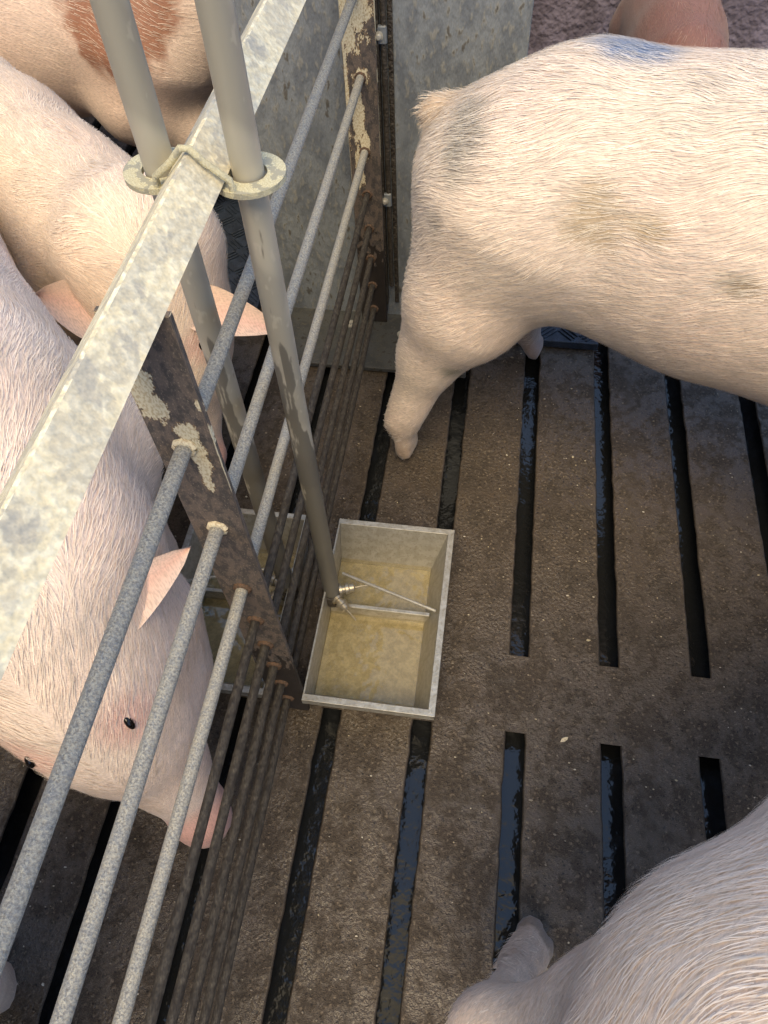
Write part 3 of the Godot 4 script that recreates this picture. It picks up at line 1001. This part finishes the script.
	root.rotation.y = -deg_to_rad(cfg.yaw)
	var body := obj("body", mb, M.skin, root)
	if cfg.get("eyes", true):
		for i in 2:
			var eb := MB.new()
			var along: Vector3 = (hb * Vector3(1, -0.3, 0)).normalized()
			along = (along - eye_out[i] * along.dot(eye_out[i])).normalized()
			eb.sphere(Vector3.ZERO, Vector3(0.0105, 0.0055, 0.0050) * s, Basis(along, eye_out[i], along.cross(eye_out[i])))
			obj("eye", eb, M.eye, root, eyes[i] - eye_out[i] * 0.0022 * s)
	hair(N, hb, root, vs, ns, sf[2], colours, cfg, snout, s)

func ear(mb: MB, base: Vector3, out: Vector3, facing: Vector3, length: float, width: float, tone: Color, pink: Color) -> void:
	facing = (facing - out * facing.dot(out)).normalized()
	var side := out.cross(facing).normalized()
	var nu := 12
	var nv := 10
	for sh in [1.0, -1.0]:
		var rows := []
		for i in nu + 1:
			var u := float(i) / nu
			var w: float = width * (0.24 + 0.90 * sin(minf(u * 3.4, 1.57 + (u - 0.46) * 1.2))) * pow(maxf(0.0, 1.0 - pow(u, 2.1)), 0.72)
			var row := []
			for j in nv + 1:
				var v := -1.0 + 2.0 * j / nv
				var thick := 0.0055 * (1.0 - 0.55 * u) * (1.0 - pow(absf(v), 6.0) * 0.7)
				var cup := 0.55 * width * v * v * (1.0 - 0.5 * u) - 0.12 * length * u * u
				var p: Vector3 = base + out * (u * length - 0.035) + side * v * w + facing * (cup + sh * thick)
				mb.col = pink.lerp(tone, 0.40 + 0.45 * absf(v)) if sh > 0 else tone.lerp(pink, 0.18)
				row.append(mb.vert(p, (facing * sh - side * v * 0.8 * sh).normalized()))
			rows.append(row)
		for i in nu:
			for j in nv: mb.quad(rows[i][j], rows[i][j + 1], rows[i + 1][j + 1], rows[i + 1][j])

func hair(N: Vector3, hb: Basis, root: Node3D, vs: PackedVector3Array, ns: PackedVector3Array, ix: PackedInt32Array, colours: PackedColorArray, cfg: Dictionary, snout: Vector3, s: float) -> void:
	var per_m2: float = cfg.get("hair", 9000.0)
	if per_m2 <= 0.0: return
	var blade := MB.new()
	# a thin bristle along +x, bent a little, one unit long
	var a := blade.vert(Vector3(0, 0, -0.5), Vector3(0, 1, 0))
	var b := blade.vert(Vector3(0, 0, 0.5), Vector3(0, 1, 0))
	var c := blade.vert(Vector3(0.55, 0.06, 0.38), Vector3(-0.1, 1, 0))
	var d := blade.vert(Vector3(0.55, 0.06, -0.38), Vector3(-0.1, 1, 0))
	var e := blade.vert(Vector3(1.0, 0.0, 0.0), Vector3(0.15, 1, 0))
	blade.quad(a, b, c, d)
	blade.tri(d, c, e)
	rng.seed = 1000 + int(cfg.at.x * 1000.0) + int(cfg.at.z * 100.0)
	var buf := PackedFloat32Array()
	var lenm: float = cfg.get("hair_len", 0.029)
	var fn := noise(1.0, 17, 2)
	var hc: Color = cfg.get("hair_col", Color(0.88, 0.81, 0.69))
	for i in range(0, ix.size(), 3):
		var p0 := vs[ix[i]]
		if p0.y < 0.075 * s: continue
		if p0.distance_to(snout) < 0.10 * s: continue
		var area := (vs[ix[i + 1]] - p0).cross(vs[ix[i + 2]] - p0).length() * 0.5
		var want := area * per_m2
		var k := int(want) + (1 if rng.randf() < want - int(want) else 0)
		for q in k:
			var u := rng.randf()
			var v := rng.randf()
			if u + v > 1.0: u = 1.0 - u; v = 1.0 - v
			var p := p0 + (vs[ix[i + 1]] - p0) * u + (vs[ix[i + 2]] - p0) * v
			var n := ns[ix[i]]
			var flow := Vector3(-1.0, -0.38 + 0.7 * fn.get_noise_3dv(p * 6.0), 0.8 * fn.get_noise_3dv(p * 8.0 + Vector3(3, 3, 3)))
			var onhead := sm(-0.04, 0.10, (p - N).dot(hb.x))
			if onhead > 0.0: flow = flow.lerp(hb * Vector3(-1.0, 0.25, 0.6 * signf(hb.z.dot(p - N))), onhead)
			flow += Vector3(rng.randf_range(-0.16, 0.16), rng.randf_range(-0.16, 0.16), rng.randf_range(-0.16, 0.16))
			flow -= n * flow.dot(n)
			if flow.length_squared() < 0.02: continue
			var x := (flow.normalized() + n * rng.randf_range(0.01, 0.06)).normalized()
			var z := x.cross(n).normalized()
			var y := z.cross(x)
			var L := lenm * rng.randf_range(0.6, 1.2) * lerpf(0.45, 1.0, sm(0.28, 0.58, p.y / s))
			var W := rng.randf_range(0.0006, 0.0013)
			var cc := hc.lerp(colours[ix[i]], 0.55)
			cc = cc * (rng.randf_range(0.88, 1.10) + 0.34 * fn.get_noise_3dv(Vector3(p.x * 16.0, p.y * 60.0, p.z * 60.0)))
			x *= L; y *= L; z *= W
			buf.append_array([x.x, y.x, z.x, p.x, x.y, y.y, z.y, p.y, x.z, y.z, z.z, p.z, cc.r, cc.g, cc.b, 1.0])
	var mm := MultiMesh.new()
	mm.transform_format = MultiMesh.TRANSFORM_3D
	mm.use_colors = true
	mm.mesh = blade.mesh()
	mm.instance_count = buf.size() / 16
	mm.buffer = buf
	var mi := MultiMeshInstance3D.new()
	mi.name = "hair"
	mi.multimesh = mm
	mi.material_override = M.hair
	mi.set_meta("kind", "stuff")
	root.add_child(mi)

func build_pigs() -> void:
	var dirty := Color(0.13, 0.115, 0.085)
	# the big pig on the right, rump to the fence
	pig({
		"label": "big white pig with rump toward the fence and blue mark on its back", "at": Vector3(0.475, 0, -1.07), "yaw": 16.0, "cell": 0.015, "narrow": 1.05, "head_pitch": -25.0,
		"legs": [
			["hind", [Vector3(-0.44, 0.60, 0.08), Vector3(-0.495, 0.435, 0.13), Vector3(-0.548, 0.315, 0.155), Vector3(-0.60, 0.12, 0.185), Vector3(-0.59, 0.035, 0.19)], [0.17, 0.105, 0.056, 0.042, 0.034]],
			["hind", [Vector3(-0.40, 0.55, -0.09), Vector3(-0.39, 0.42, -0.13), Vector3(-0.47, 0.27, -0.17), Vector3(-0.45, 0.09, -0.22), Vector3(-0.42, 0.032, -0.225)]],
			["front", [Vector3(0.33, 0.50, 0.11), Vector3(0.30, 0.34, 0.12), Vector3(0.36, 0.20, 0.12), Vector3(0.355, 0.085, 0.12), Vector3(0.385, 0.03, 0.12)]],
			["front", [Vector3(0.33, 0.50, -0.11), Vector3(0.30, 0.34, -0.12), Vector3(0.28, 0.20, -0.12), Vector3(0.26, 0.085, -0.12), Vector3(0.29, 0.03, -0.12)]]],
		"stains": [
			[Vector3(-0.055, 0.755, -1.07), Vector3(0.030, 0.040, 0.12), Color(0.20, 0.18, 0.15), 0.75, 0.45], [Vector3(-0.065, 0.715, -1.07), Vector3(0.018, 0.022, 0.12), Color(0.20, 0.18, 0.15), 0.6, 0.4],
			[Vector3(-0.089, 0.638, -1.08), Vector3(0.016, 0.022, 0.12), Color(0.26, 0.22, 0.17), 0.65, 0.45], [Vector3(0.142, 0.700, -0.95), Vector3(0.050, 0.045, 0.12), Color(0.36, 0.27, 0.15), 0.75, 0.5],
			[Vector3(0.216, 0.702, -0.94), Vector3(0.030, 0.024, 0.12), Color(0.42, 0.31, 0.16), 0.75, 0.5], [Vector3(0.35, 0.668, -0.90), Vector3(0.026, 0.016, 0.12), Color(0.26, 0.19, 0.11), 0.85, 0.5],
			[Vector3(-0.048, 0.335, -1.05), Vector3(0.022, 0.022, 0.12), Color(0.16, 0.15, 0.10), 0.85, 0.4], [Vector3(0.178, 0.838, -1.19), Vector3(0.058, 0.045, 0.055), Color(0.035, 0.12, 0.30), 0.9, 0.45],
			[Vector3(-0.115, 0.70, -1.23), Vector3(0.05, 0.05, 0.06), Color(0.50, 0.34, 0.20), 0.6, 0.5], [Vector3(0.11, 0.08, -1.41), Vector3(0.12, 0.13, 0.12), Color(0.33, 0.25, 0.22), 0.7, 0.4], [Vector3(-0.13, 0.05, -1.04), Vector3(0.10, 0.09, 0.12), Color(0.45, 0.34, 0.26), 0.6, 0.5]], "hair": 34000.0})
	# the pig with its head down behind the bars
	pig({
		"label": "white pig with lowered head and snout behind the lower fence bars", "at": Vector3(-0.88, 0, -0.77), "yaw": 48.0, "cell": 0.0125, "narrow": 1.28, "fat": 0.92, "neck": Vector3(0.52, 0.54, 0.0), "head_pitch": -50.0, "head_yaw": 3.0, "head_roll": 18.0,
		"tone": Color(0.80, 0.66, 0.56), "ears": [[1, Vector3(-0.9, 0.1, 0.3), Vector3(0.4, 0.8, 0.5), 0.15, 0.045], [-1, Vector3(0.70, 0.30, -0.66), Vector3(0.30, 0.75, 0.60), 0.20, 0.036, 0.07]], "stains": [], "hair": 30000.0})
	# the pig behind it, face to the camera
	pig({
		"label": "white pig with spread pink ears whose head is under the top rail", "at": Vector3(-0.945, 0, -1.32), "yaw": 41.0, "cell": 0.015, "scale": 0.86, "narrow": 1.24, "fat": 0.86, "lift": -0.055, "neck": Vector3(0.53, 0.63, 0.0), "head_pitch": -58.0, "head_yaw": 24.0, "ears": [[1, Vector3(-0.95, 0.36, 0.12), Vector3(0.35, 0.70, 0.65), 0.22, 0.068], [-1, Vector3(0.97, -0.12, 0.10), Vector3(0.1, 0.8, 0.55), 0.24, 0.048]],
		"tone": Color(0.76, 0.60, 0.46), "stains": [], "hair": 20000.0})
	# brown-patched pig at the back left
	pig({
		"label": "pale pig with a large reddish brown patch at the back left", "at": Vector3(-1.31, 0, -2.03), "yaw": 180.0, "cell": 0.018, "fat": 1.08, "lift": -0.09, "tone": Color(0.74, 0.58, 0.48),
		"stains": [[Vector3(-0.92, 0.60, -1.86), Vector3(0.135, 0.15, 0.3), Color(0.31, 0.135, 0.075), 0.95, 0.14]], "hair": 8000.0})
	# pig at the bottom right, heading away to the right
	pig({
		"label": "white pig at the lower right corner with its hind hoof showing", "at": Vector3(0.612, 0, -0.188), "yaw": -37.0, "rump": 0.14, "cell": 0.014, "tone": Color(0.78, 0.63, 0.50), "narrow": 1.15,
		"legs": [
			["hind", [Vector3(-0.38, 0.56, 0.09), Vector3(-0.36, 0.42, 0.115), Vector3(-0.47, 0.26, 0.115), Vector3(-0.45, 0.09, 0.115), Vector3(-0.42, 0.03, 0.115)]],
			["hind", [Vector3(-0.37, 0.58, -0.05), Vector3(-0.41, 0.42, -0.08), Vector3(-0.535, 0.24, -0.150), Vector3(-0.438, 0.085, -0.190), Vector3(-0.392, 0.032, -0.207)], [0.140, 0.088, 0.040, 0.025, 0.024]],
			["front", [Vector3(0.33, 0.50, 0.11), Vector3(0.33, 0.34, 0.12), Vector3(0.36, 0.20, 0.12), Vector3(0.355, 0.085, 0.12), Vector3(0.385, 0.03, 0.12)]],
			["front", [Vector3(0.33, 0.50, -0.11), Vector3(0.30, 0.34, -0.12), Vector3(0.33, 0.20, -0.12), Vector3(0.325, 0.085, -0.12), Vector3(0.355, 0.03, -0.12)]]],
		"hair": 30000.0})
	# a pig that only just reaches into the corner left of the fence
	pig({
		"label": "pale pig barely in view at the lower left corner behind the bars", "at": Vector3(-0.975, 0, 0.36), "yaw": 155.0, "cell": 0.018, "scale": 1.0, "hair": 8000.0})
	# brown pig beyond
	pig({
		"label": "reddish brown pig standing in the pen beyond the big pig", "at": Vector3(0.43, 0, -2.24), "yaw": 270.0, "cell": 0.018, "scale": 0.62, "narrow": 1.2, "tone": Color(0.21, 0.095, 0.07), "hair_col": Color(0.45, 0.33, 0.28), "hair": 6000.0})

func _ready() -> void:
	# camera
	var cam := Camera3D.new()
	cam.name = "camera"
	add_child(cam)
	cam.transform = Transform3D(Basis(Vector3(0.98922, -0.03476, -0.14226), Vector3(-0.09898, 0.55721, -0.82445), Vector3(0.10792, 0.82965, 0.54776)).orthonormalized(), Vector3(0, 1.35, 0))
	cam.fov = 69.37
	cam.near = 0.02
	cam.current = true
	# sky: bright overcast
	var we := WorldEnvironment.new()
	we.name = "world_environment"
	add_child(we)
	var env := Environment.new()
	var sky := Sky.new()
	var ps := ProceduralSkyMaterial.new()
	ps.sky_top_color = Color(0.66, 0.795, 1.0)
	ps.sky_horizon_color = Color(0.72, 0.825, 0.97)
	ps.ground_bottom_color = Color(0.20, 0.18, 0.15)
	ps.ground_horizon_color = Color(0.35, 0.33, 0.30)
	ps.sun_angle_max = 0.0
	sky.sky_material = ps
	env.background_mode = Environment.BG_SKY
	env.sky = sky
	env.tonemap_mode = Environment.TONE_MAPPER_LINEAR
	env.tonemap_exposure = 1.21
	env.sdfgi_enabled = true
	env.ssao_enabled = true
	env.ssil_enabled = true
	we.environment = env
	# veiled sun from high behind the camera, very soft
	var sun := DirectionalLight3D.new()
	sun.name = "sun"
	sun.light_color = Color(1.0, 0.925, 0.80)
	sun.light_energy = 1.0
	sun.light_angular_distance = 34.0
	sun.shadow_enabled = true
	add_child(sun)
	sun.look_at_from_position(Vector3(0.02, 0.86, 0.50), Vector3.ZERO)
	nz.noise_type = FastNoiseLite.TYPE_SIMPLEX_SMOOTH
	nz.seed = 4
	nz.frequency = 0.01
	nz.fractal_octaves = 3
	make_materials()
	M.clamp = tri_mat(null, null, 0.6, 0.2, Vector3.ONE)
	M.clamp = M.rail.duplicate()
	M.clamp.albedo_color = Color(0.86, 0.87, 0.85)
	M.clamp.uv1_scale = Vector3(9, 9, 9)
	M.foot = M.sheet.duplicate()
	M.foot.albedo_color = Color(0.62, 0.60, 0.57)
	build_floor()
	build_walls()
	build_added_wall()
	build_chip()
	build_fence()
	build_pipes()
	build_troughs()
	build_feeder()
	build_pigs()
